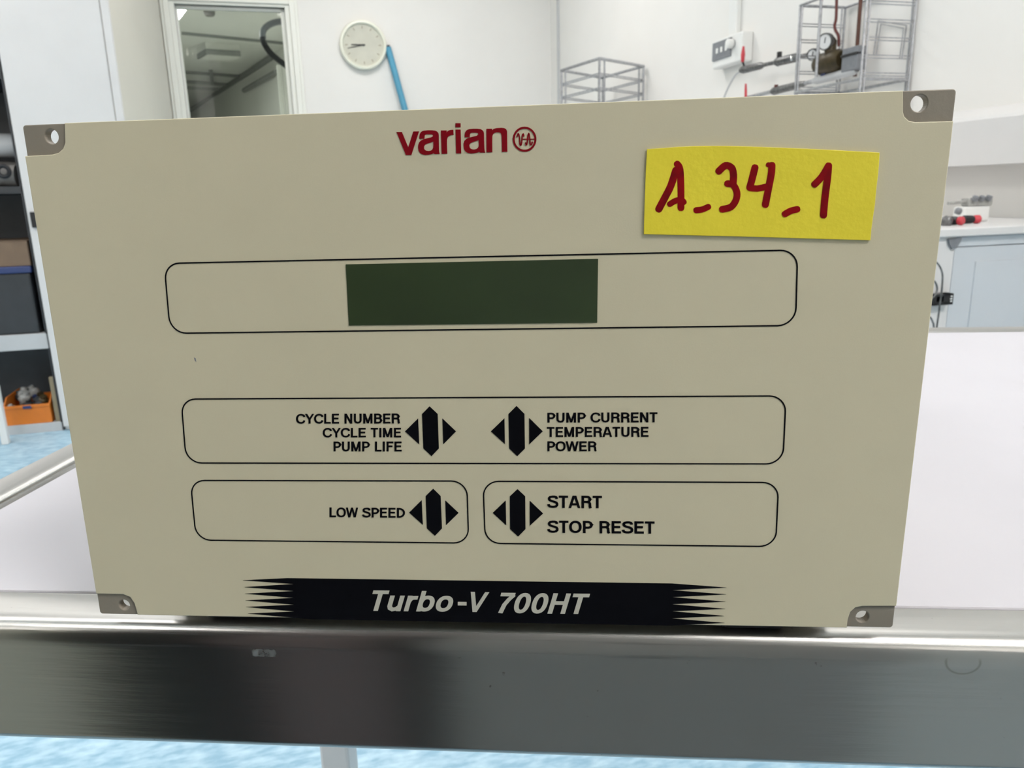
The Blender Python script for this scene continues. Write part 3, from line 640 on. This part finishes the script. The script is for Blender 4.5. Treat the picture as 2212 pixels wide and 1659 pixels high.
# ------------------------------------------------------------------ switch box and conduit on the right wall
T = Thing('socket_box', (XR, 2.82, .60), 'white switch socket with grey faceplate high on the right wall', 'socket')
MB().box(XR-.05, XR, 2.70, 2.925, .595, .705, .006).build('back_box', 'white_plastic', T)
MB().box(XR-.056, XR-.048, 2.775, 2.918, .625, .695, .002).build('faceplate', 'grey_plastic', T)
MB().lathe((XR-.056, 2.765, .668), (-1, 0, 0), [(.018, 0), (.018, .02), (.010, .024), (0, .024)], 16).build('plug', 'white_plastic', T, True)
for k in range(3): MB().box(XR-.058, XR-.055, 2.80+.035*k, 2.815+.035*k, .65, .67).build('switch', 'white_plastic', T)
tag(MB().box(XR-.022, XR, 2.795, 2.855, .705, CEIL, .003).build('conduit', 'white_plastic'), 'white vertical conduit rising from the switch socket', 'conduit')
# ------------------------------------------------------------------ wire racks
def rack(corners, zlevels, zbot, ztop, lab, name='wire_rack', r=.0035, double=.012, thick_top=True, faces=(0, 1, 2, 3), ext=0.0):
    c_ = sum((Vector((*p, 0)) for p in corners), Vector())/4
    T = Thing(name, (c_.x, c_.y, zbot), lab, 'rack')
    for i, p in enumerate(corners):
        nx = Vector(corners[(i+1) % 4])-Vector(p); d = nx.normalized()*double
        MB().tube([(p[0], p[1], zbot-ext), (p[0], p[1], ztop)], r, 8).build('post', 'wire', T, True)
        MB().tube([(p[0]+d.x, p[1]+d.y, zbot-ext), (p[0]+d.x, p[1]+d.y, ztop)], r*.8, 8).build('post', 'wire', T, True)
    for z in zlevels:
        for i in faces:
            a = corners[i]; b_ = corners[(i+1) % 4]
            for dz in (0, -.008): MB().tube([(a[0], a[1], z+dz), (b_[0], b_[1], z+dz)], r*.5, 6).build('rung', 'wire', T, True)
    for z in ([ztop, zbot] if thick_top else []):
        MB().tube([(*p, z) for p in corners], r*1.25, 8, closed=True).build('rim', 'wire', T, True)
    return T
RX0, RX1, RY0, RY1 = 1.583, 1.752, 1.84, 2.15
zn = onY(1985, 45, RY0).z; dz = (zn-onY(1975, 159, RY0).z)/3
zb_ = onY(1972, 172, RY0).z
rack([(RX0, RY0), (RX1, RY0), (RX1, RY1), (RX0, RY1)], [zn-dz*k for k in range(-1, 4)], zb_, onY(1840, 17, RY1).z+.0, 'tall wire rack with double rungs high on the right wall', faces=(0, 2), ext=.09)
q4 = [onZ(*p, .72) for p in ((1213, 152), (1295, 126), (1390, 143), (1302, 168))]
rack([(p.x, p.y) for p in q4], [.72-.065*(k+1) for k in range(5)], .30, .72, 'low wire rack seen over the top of the device, near the corner', r=.006, double=.04)
# its stand: a small wall shelf hidden behind the device
tag(MB().box(1.33, XR, 3.42, 4.12, .27, .292, .003).build('wall_shelf', 'white_metal'), 'white wall shelf carrying the low wire rack', 'shelf')
# wire frame hanging on the wall inside the tall rack
fx = XR-.01
lp = [onX(x, y, fx) for x, y in ((1887, 120), (1897, 45), (1958, 55), (1948, 128))]
T = Thing('wire_hanger', lp[0], 'thin bent wire hanger on the wall inside the tall rack', 'hanger')
MB().tube([lp[0], lp[1], lp[2], lp[3]], .0022, 6).build('outer_wire', 'wire', T)
lp2 = [onX(x, y, fx) for x, y in ((1893, 120), (1903, 52), (1952, 61), (1943, 128))]
MB().tube(lp2, .0018, 6).build('inner_wire', 'wire', T)
# ------------------------------------------------------------------ gas pipe runs on the right wall
PX = 1.68
def pipe_run(pts, r, name, lab, mm='steel_dark'):
    T = Thing(name, pts[0], lab, 'gas line'); 
    MB().tube(pts, r, 10).build('pipe', mm, T, True); return T
a0, a1 = onX(1600, 152, PX), onX(1760, 115, PX); zz = (a0.z+a1.z)/2
T = Thing('upper_gas_line', (PX, a1.y, zz), 'upper steel gas line with red lever running to the gauges', 'gas line')
MB().tube([(PX, a0.y, a0.z), (PX, (a0.y+a1.y)/2, zz), (PX, a1.y, a1.z)], .0072, 10).build('pipe', 'steel_dark', T, True)
def lerp(t_): return Vector((PX, a0.y+(a1.y-a0.y)*t_, a0.z+(a1.z-a0.z)*t_))
MB().tube([lerp(.0), lerp(.04), lerp(.30), lerp(.34)], .010, 12, radii=[.009, .0145, .013, .008]).build('valve_body', 'steel_dark', T, True)
MB().tube([lerp(.50), lerp(.54), lerp(.56), lerp(.78), lerp(.80)], .010, 12, radii=[.009, .016, .015, .015, .008]).build('coupling', 'steel_dark', T, True)
MB().tube([lerp(.555)+Vector((0, 0, -.012)), lerp(.555)+Vector((0, 0, .032))], .009, 8).build('bleed_knob', 'black', T, True)
MB().lathe(lerp(.76), (-1, 0, -.2), [(.008, 0), (.008, .014), (0, .016)], 12).build('nut', 'chrome', T, True)
lv = [onX(x, y, PX-.01) for x, y in ((1606, 100), (1605, 118), (1604, 134))]
MB().tube([lv[0], lv[1], lv[2]], .007, 10, radii=[.004, .0085, .006]).build('lever', 'red', T, True)
MB().tube([onX(x, y, PX-.005) for x, y in ((1604, 133), (1607, 141), (1611, 149))], .004, 8).build('lever_stem', 'black', T, True)
hs = [onX(x, y, PX) for x, y in ((1602, 153), (1590, 161), (1578, 180), (1566, 206), (1560, 230))]
tag(MB().tube(spline(hs), .0042, 8).build('grey_tube', 'shelfgrey', None, True), 'pale grey tube dropping from the left end of the gas line', 'tube')
a0, a1 = onX(1640, 205, PX), onX(1851, 152, PX)
T = Thing('lower_gas_line', (PX, a1.y, a1.z), 'lower steel gas line just above the top edge of the device', 'gas line')
MB().tube([lerp(-.3), lerp(1)], .0072, 10).build('pipe', 'wire', T, True)
MB().tube([lerp(.15), lerp(.18), lerp(.32), lerp(.42), lerp(.52)], .010, 12, radii=[.008, .014, .013, .014, .008]).build('valve_body', 'steel_dark', T, True)
MB().tube([lerp(.20)+Vector((0, 0, -.012)), lerp(.20)+Vector((0, 0, .020))], .007, 8).build('bleed_knob', 'darkred', T, True)
MB().tube([lerp(.60), lerp(.64), lerp(.97), lerp(1.0)], .009, 12, radii=[.008, .013, .013, .008]).build('sleeve', 'shelfgrey', T, True)
lv = [onX(x, y, PX-.01) for x, y in ((1611, 181), (1611, 195), (1611, 212))]
tag(MB().tube(lv, .0045, 10, radii=[.0035, .005, .005]).build('red_lever', 'red', None, True), 'small red lever showing just above the device', 'lever')
# regulator
g1, g2 = onX(1783, 90, PX-.02), onX(1756, 118, PX-.02)
rc = onX(1792, 132, PX)
T = Thing('gas_regulator', rc, 'dark brass gas regulator with two round gauges behind the wire rack', 'regulator')
MB().lathe(rc+Vector((0, .045, -.004)), (0, -1, .0), [(0, -.01), (.028, -.01), (.034, .004), (.034, .09), (.025, .108), (0, .108)], 18).build('body', 'brass', T, True)
MB().lathe(rc+Vector((0, 0, .0)), (0, 0, 1), [(0, 0), (.018, 0), (.018, .06), (.012, .07), (0, .07)], 14).build('valve_stem', 'brass', T, True)
for g_, r, dirv in ((g1, .0255, (-.9, -.35, -.1)), (g2, .0185, (-.9, -.45, -.2))):
    dv = Vector(dirv).normalized()
    go = MB().lathe(g_-dv*.012, dv, [(0, 0), (r, 0), (r*1.04, .012), (r, .018), (r*.88, .018), (r*.86, .015)], 24).build('gauge', 'black' if r < .02 else 'steel_dark', T, True)
    MB().lathe(g_-dv*.012, dv, [(r*.87, .013), (r*.87, .0155), (0, .0155)], 24).build('gauge_face', 'gaugeface', (T, go))
    MB().tube([g_+dv*.0045+Vector((0, 0, -.004)), g_+dv*.0045+Vector((0, -.003, r*.5))], .0012, 6).build('needle', 'charcoal', (T, go))
bb = [onX(1834, 105, PX), onX(1858, 150, PX)]
T = Thing('grey_valve_box', (PX, (bb[0].y+bb[1].y)/2, bb[1].z), 'grey box with dark top edge right of the regulator', 'box')
MB().box(PX-.015, PX+.02, bb[1].y, bb[0].y+.012, bb[1].z, bb[0].z, .003).build('case', 'grey_plastic', T)
MB().box(PX-.018, PX+.022, bb[1].y, bb[0].y+.014, bb[0].z-.026, bb[0].z-.018, .001).build('dark_band', 'black', T)
bl = onX(1783, 155, PX)
tag(MB().box(PX-.01, PX+.02, bl.y-.012, bl.y+.012, bl.z-.022, bl.z+.010, .003).build('blue_connector', 'darkblue'), 'small dark blue connector under the gas regulator', 'connector')
hs = [onX(x, y, PX+.01) for x, y in ((1808, -40), (1807, 10), (1806, 40), (1803, 55), (1805, 66), (1811, 78), (1812, 100))]
tag(MB().tube(spline(hs), .0045, 8).build('dark_red_hose', 'darkred', None, True), 'dark red hose coming down to the gas regulator', 'hose')
hs = [onX(x, y, XR-.03) for x, y in ((1862, -60), (1853, 80), (1847, 165))]
for h_ in hs: h_.y = hs[1].y
tag(MB().tube([hs[2], Vector((hs[1].x, hs[1].y, 1.4))], .0062, 10).build('copper_pipe', 'copper', None, True), 'brown copper pipe standing upright at the rack', 'pipe')
hs = onX(1770, 60, 1.60)
tag(MB().tube([(1.60, hs.y, onX(1765, 165, 1.60).z), (1.60, hs.y, 1.4)], .005, 10).build('support_rod', 'wire', None, True), 'thick grey upright rod left of the regulator', 'rod')

# ------------------------------------------------------------------ steel trolley
X0, X1, Y0, Y1 = -0.226, 0.62, -0.0002, 0.462
T = Thing('steel_trolley', (0.2, .22, FLOOR), 'stainless steel trolley table with a rolled front edge', 'table', is_room=False)
W_ = .0190
# rim: bevelled ring swept round the top
def ring_at(d, z):
    return [(X0+d, Y0+d, z), (X1-d, Y0+d, z), (X1-d, Y1-d, z), (X0+d, Y1-d, z)]
b = MB(); prof2 = [(.0030, TT-.0380), (.0010, TT-.0383), (.0003, TT-.0380), (.0, TT-.0373), (.0, TT-.0362), (.0, TT-.0080), (.0, TT-.0064), (.0003, TT-.0047), (.0012, TT-.0029), (.0024, TT-.0016), (.0040, TT-.0006), (.0060, TT), (W_-.004, TT), (W_-.002, TT-.0006), (W_, TT-.0026), (W_, TT-.006)]
rings = []
for d, z in prof2: rings.append([b.bm.verts.new(p) for p in ring_at(d, z)])
for A, B in zip(rings, rings[1:]):
    for k in range(4): b.bm.faces.new((A[k], A[(k+1) % 4], B[(k+1) % 4], B[k]))
b.build('rim', 'steel', T, True)
MB().box(X0+.012, X1-.012, Y0+.012, Y1-.012, TT-.0085, TT-.0030).build('tray', 'steel', T)
for x in (X0+.008, X1-.036):
    for y in (Y0+.01, Y1-.038):
        lg = MB().box(x, x+.028, y, y+.028, FLOOR+.06, TT-.009, .003).build('leg', 'white_metal' if y > .1 else 'steel', T)
        MB().lathe((x+.014, y+.008, FLOOR+.03), (1, 0, 0), [(0, -.01), (.03, -.01), (.03, .01), (0, .01)], 20).build('castor', 'rubber', T, True)
b = MB().box(X0+W_+.0075, X1-W_-.002, Y0+W_+.0010, Y1-W_-.002, TT-.0030, TT-.0014, .0006)
tag(b.build('tray_liner', 'liner', None, is_room=False), 'smooth white liner sheet lying in the trolley top', 'liner')

# ------------------------------------------------------------------ the controller
T = Thing('pump_controller', (0, .06, TT), 'beige bench instrument with a green display and four black button symbols', 'instrument', is_room=False)
TL, TR, BR, BL = P2(45, 270), P2(2069, 191), P2(1930, 1358), P2(214, 1328)
def hole(x, y, r): c_ = P2(x, y); return arc(c_, r, 0, 345, 23)
holes = [hole(108, 294.5, .00172), hole(1988, 222.5, .00178), hole(266, 1309, .00160), hole(1865, 1334.5, .00165)]
plate = sheet('mounting_plate', [round_quad([TL, TR, BR, BL], .0008, 4)] + holes, .0030, .0005, 'plate', (T, None), bevel=.0002)
plate['label'] = 'taupe metal plate with four corner holes'
def pts(*a): return [P2(*q) for q in a]
face_loop = pts((139, 265.5), (1951, 195.5), (1951, 241), (1954, 252), (1963, 260.5), (1977, 263.8), (2060, 261.5), (1936.5, 1309.3), (1862, 1309.5), (1848, 1312.5), (1837, 1322), (1831.5, 1338), (1829.5, 1356.2), (297, 1328.6), (295, 1320), (290, 1303), (281, 1290), (266, 1284), (207.5, 1282.8), (53.5, 337.2), (112, 334), (126, 330), (136, 321), (140.5, 308))
face = sheet('front_panel', [face_loop], .0005, 0.0, 'face', (T, None), bevel=.00018)
FY = -0.00001
# display
lq = [P2(*q) for q in ((747, 571), (1292, 559), (1290, 697), (754, 703))]
sheet('display_window', [round_quad(lq, .0001, 2)], FY, FY-.00012, 'lcd', (T, face))['label'] = 'dark green display'
# outline frames
def outline(q, r, lw=.00034):
    Q = [P2(*p_) for p_ in q]
    sheet('border_line', [round_quad(inset_quad(Q, -lw/2), r+lw/2), round_quad(inset_quad(Q, lw/2), r-lw/2)], FY, FY-.00006, 'print', (T, face))['label'] = 'thin black rounded outline'
outline([(355, 569), (1723, 540), (1718.5, 703), (368, 720)], .0040)
outline([(391.5, 862), (1698, 855), (1691, 1002), (402.5, 1000)], .0040)
outline([(411.5, 1037.5), (1008.5, 1039), (1012.5, 1173), (424, 1166.5)], .0040)
outline([(1043.5, 1039.5), (1682, 1042), (1675.5, 1180.5), (1048.5, 1173.5)], .0040)
# button symbols
def sym(name, p_): sheet(name, [[P2(*q) for q in p_]], FY, FY-.00008, 'print', (T, face))
for hexa, lt, rt in (
    (((928, 877.5), (945.6, 894.2), (948, 968.6), (932.3, 985), (914.7, 968.6), (911.8, 894.2)), ((875, 931.6), (903.3, 903.7), (905.7, 959.7)), ((955.7, 903.7), (985, 931.6), (957.6, 959.7))),
    (((1115.8, 876.7), (1133, 894), (1134, 968.6), (1117.3, 985.3), (1100, 968.6), (1098.4, 894.2)), ((1060.4, 931.6), (1089.8, 903.3), (1090.8, 959.3)), ((1143, 902.7), (1172.4, 931.6), (1143.3, 959.7))),
    (((935.8, 1055.4), (952, 1071.4), (954.8, 1141.2), (939.6, 1157.2), (922.3, 1141.2), (919.6, 1071.4)), ((884, 1107), (911, 1080.2), (913.5, 1133.4)), ((962, 1080.9), (990.8, 1107.7), (963.7, 1134.1))),
    (((1117.9, 1056.4), (1134.6, 1072), (1135.2, 1142.6), (1119.3, 1158.9), (1102, 1142.6), (1101.3, 1072)), ((1064.4, 1107.7), (1092.5, 1080.9), (1093.5, 1134.4)), ((1144.4, 1081.5), (1173.2, 1109), (1144.4, 1135.5)))):
    sym('button_bar', hexa); sym('button_arrow', lt); sym('button_arrow', rt)
# printed words
def word(txt, x0, x1, y0, y1, **k):
    s_ = lambda y: (y-965)*5.1e-5; h = (x1-x0)/2
    lettering(txt, ((x0, y0-h*s_(y0)), (x1, y0+h*s_(y0)), (x1, y1+h*s_(y1)), (x0, y1-h*s_(y1))), FY, k.pop('m', 'print'), (T, face), **k)
word('CYCLE NUMBER', 639.6, 864.8, 893.6, 914.8); word('CYCLE TIME', 697.3, 866.6, 924.2, 944.6); word('PUMP LIFE', 720.6, 867.8, 953.8, 975)
word('PUMP CURRENT', 1182.5, 1420.2, 891, 912.4); word('TEMPERATURE', 1181.5, 1401, 922.2, 943.6); word('POWER', 1182.5, 1289.7, 953.2, 974.6)
word('LOW SPEED', 712, 875, 1096.6, 1117.6); word('START', 1182.2, 1300.4, 1070.6, 1097.2); word('STOP RESET', 1182.2, 1414, 1125.4, 1151.6)
# banner
ban = [(621, 1248.6), (1452, 1260.2), (1569.3, 1269), (1451.9, 1274.6), (1568.4, 1283.7), (1451.9, 1289.7), (1567.3, 1299.4), (1450.9, 1305), (1566.3, 1315), (1450.9, 1320), (1564.3, 1330.3), (1449.4, 1335.4), (1565.3, 1345.4), (1450, 1351), (670, 1337.3), (535.5, 1325.2), (637.7, 1320.6), (531.4, 1311), (636.7, 1306), (530.4, 1296.8), (635.7, 1291.3), (528.9, 1282.2), (635.7, 1276.6), (527.9, 1268), (635.7, 1261.4), (525.3, 1253.3)]
sheet('name_banner', [[P2(*q) for q in ban]], FY, FY-.00006, 'print', (T, face))['label'] = 'black banner with spiked ends'
lettering('Turbo', ((804.7, 1275), (979, 1277), (979, 1321.2), (804.7, 1319)), FY-.00006, 'printwhite', (T, face), shear=.22, label='light italic lettering')
lettering('-', ((989, 1299.8), (1008, 1300), (1008, 1307.5), (989, 1307.3)), FY-.00006, 'printwhite', (T, face), label='light italic lettering')
lettering('V', ((1017, 1278), (1057, 1279), (1057, 1321.8), (1017, 1321.3)), FY-.00006, 'printwhite', (T, face), shear=.22, label='light italic lettering')
lettering('700HT', ((1076, 1280), (1274.7, 1282.3), (1274.7, 1326), (1076, 1323.8)), FY-.00006, 'printwhite', (T, face), shear=.22, label='light italic lettering')
# red maker's name, letter by letter
def lg(x, y): return P2(800+x/5.267, 240+y/5.267)
def smooth_loop(p_, n=3):
    P = [Vector(q) for q in p_]; N_ = len(P); out = []
    for i in range(N_):
        a, b_, c_, d_ = P[i-1], P[i], P[(i+1) % N_], P[(i+2) % N_]
        for k in range(n):
            t_ = k/n; out.append(0.5*((2*b_)+(c_-a)*t_+(2*a-5*b_+4*c_-d_)*t_*t_+(3*b_-a-3*c_+d_)*t_**3))
    return [tuple(v) for v in out]
def red(loops, nm='lettering'):
    o = sheet(nm, [[lg(*q) for q in lp] for lp in loops], FY, FY-.00008, 'printred', (T, face)); o['label'] = 'dark red lettering'
red([[(298, 238), (360, 238), (432, 412), (490, 232), (555, 230), (468, 500), (405, 500)]])
a_out = [(558, 315), (558, 290), (563, 262), (575, 240), (590, 229), (612, 222), (655, 218), (705, 218), (738, 222), (760, 233), (774, 250), (779, 275), (780, 350), (781, 435), (784, 465), (790, 490), (738, 490), (728, 487), (720, 481), (700, 490), (665, 497), (625, 500), (590, 493), (565, 477), (550, 450), (544, 415), (546, 385), (556, 355), (575, 335), (605, 320), (660, 306), (695, 298), (712, 287), (712, 273), (700, 266), (675, 264), (645, 264), (628, 268), (619, 280), (616, 315)]
a_in = [(717, 347), (690, 358), (650, 370), (625, 382), (613, 400), (612, 425), (622, 442), (640, 451), (665, 454), (688, 449), (706, 437), (715, 418), (718, 385)]
red([a_out, a_in]); sh = lambda L_: [(x+515+(2 if y > 400 else 0), y-17) for x, y in L_]; red([sh(a_out), sh(a_in)])
red([[(803, 220), (868, 220), (869, 243), (880, 228), (895, 219), (915, 214), (945, 212), (948, 272), (918, 274), (895, 283), (880, 300), (873, 325), (872, 360), (876, 485), (812, 488)]])
red([[(968, 138), (1028, 138), (1028, 185), (968, 185)]]); red([[(970, 210), (1028, 210), (1035, 482), (976, 482)]])
red([[(1320, 202), (1385, 200), (1388, 217), (1402, 203), (1430, 194), (1490, 190), (1525, 193), (1545, 205), (1556, 228), (1560, 462), (1498, 465), (1494, 285), (1488, 258), (1470, 244), (1440, 241), (1412, 248), (1396, 264), (1388, 290), (1388, 468), (1322, 470)]])
red([[(1755+135*math.cos(a*math.pi/24), 320+143*math.sin(a*math.pi/24)) for a in range(48)], [(1755+112*math.cos(a*math.pi/24), 320+119*math.sin(a*math.pi/24)) for a in range(48)]], 'emblem')
def pen(pts_, w_, sm=3): pen_mesh('emblem', [tuple(v)[:2] for v in spline([(*q, 0) for q in pts_], sm)], w_, lg, FY, FY-.00008-w_*1e-6, 'printred', (T, face))['label'] = 'dark red lettering'
pen([(1668, 292), (1680, 262), (1688, 262), (1697, 300), (1703, 380), (1717, 382), (1724, 340), (1730, 280), (1740, 260), (1748, 285)], 15)
pen([(1728, 320), (1872, 320)], 9, 1)
pen([(1765, 362), (1774, 385), (1784, 365), (1792, 290), (1803, 254), (1812, 295), (1820, 375), (1836, 378), (1842, 352)], 15)
# a small speck on the panel
sheet('ink_speck', [[P2(*q) for q in ((419, 772), (423, 774), (424, 782), (421, 779))]], FY, FY-.00004, 'grey_plastic', (T, face))
# enclosure behind, on four feet
MB().box(-.0925, .0915, .0030, .235, .0015, .1225, .0015).build('enclosure', 'body', T)
fxl = [P2(428, 1345)[0], P2(590, 1345)[0], P2(1560, 1345)[0], P2(1706, 1345)[0]]
for yy in (.0032, .19):
    for a, b_ in ((fxl[0], fxl[1]), (fxl[2], fxl[3])):
        MB().box(a, b_, yy, yy+.022, TT, .0015, .0015).build('foot', 'rubber', T)
# yellow card
def yl(x, y): return P2(1360+x/3.95, 300+y/3.95)
yo = [(148, 88), (280, 80), (400, 70), (550, 64), (700, 62), (850, 63), (1000, 66), (1250, 75), (1500, 85), (1800, 100), (2128, 118), (2122, 230), (2113, 320), (2103, 400), (2096, 470), (2088, 560), (2070, 680), (2058, 770), (2050, 865), (1800, 858), (1500, 850), (1200, 840), (900, 832), (400, 820), (120, 813), (124, 650), (131, 450), (136, 300), (142, 180)]
class YT: pass
yb = Vector(yl(1100, 840)); 
YC = Thing('yellow_card', (yb.x, -.0003, yb.y), 'yellow paper card with red handwriting stuck on the instrument front', 'card', is_room=False)
YY = -.00012
sheet('card_sheet', [[yl(*q) for q in yo]], YY, YY-.00032, 'yellow', (YC, None), bevel=.00008)
def ink(p_, w_=60, n=4):
    q = [tuple(v)[:2] for v in spline([(*s_, 0) for s_ in p_], n)]
    ink.k += 1; pen_mesh('handwritten_mark', q, w_, yl, YY-.00032, YY-.00036-ink.k*STEP, 'ink', (YC, None))
ink.k = 0
ink([(248, 598), (300, 500), (350, 400), (392, 270)], 62); ink([(404, 215), (428, 262), (436, 420), (436, 588)], 58); ink([(342, 556), (390, 528), (440, 522), (460, 540)], 50)
ink([(566, 608), (615, 602), (668, 580)], 52)
ink([(758, 276), (815, 228), (868, 248), (884, 310), (880, 378)], 60); ink([(832, 382), (880, 392), (912, 455), (905, 520), (862, 580), (788, 600)], 58)
ink([(1066, 246), (1045, 330), (1022, 415)], 60, 2); ink([(1022, 418), (1085, 424), (1160, 408)], 54, 2); ink([(1210, 226), (1205, 300), (1182, 420), (1155, 560)], 60); ink([(1180, 222), (1206, 226)], 44, 1)
ink([(1322, 640), (1370, 614), (1425, 600)], 56)
ink([(1574, 388), (1636, 322), (1690, 232)], 58); ink([(1692, 230), (1684, 330), (1662, 500), (1649, 650)], 60)
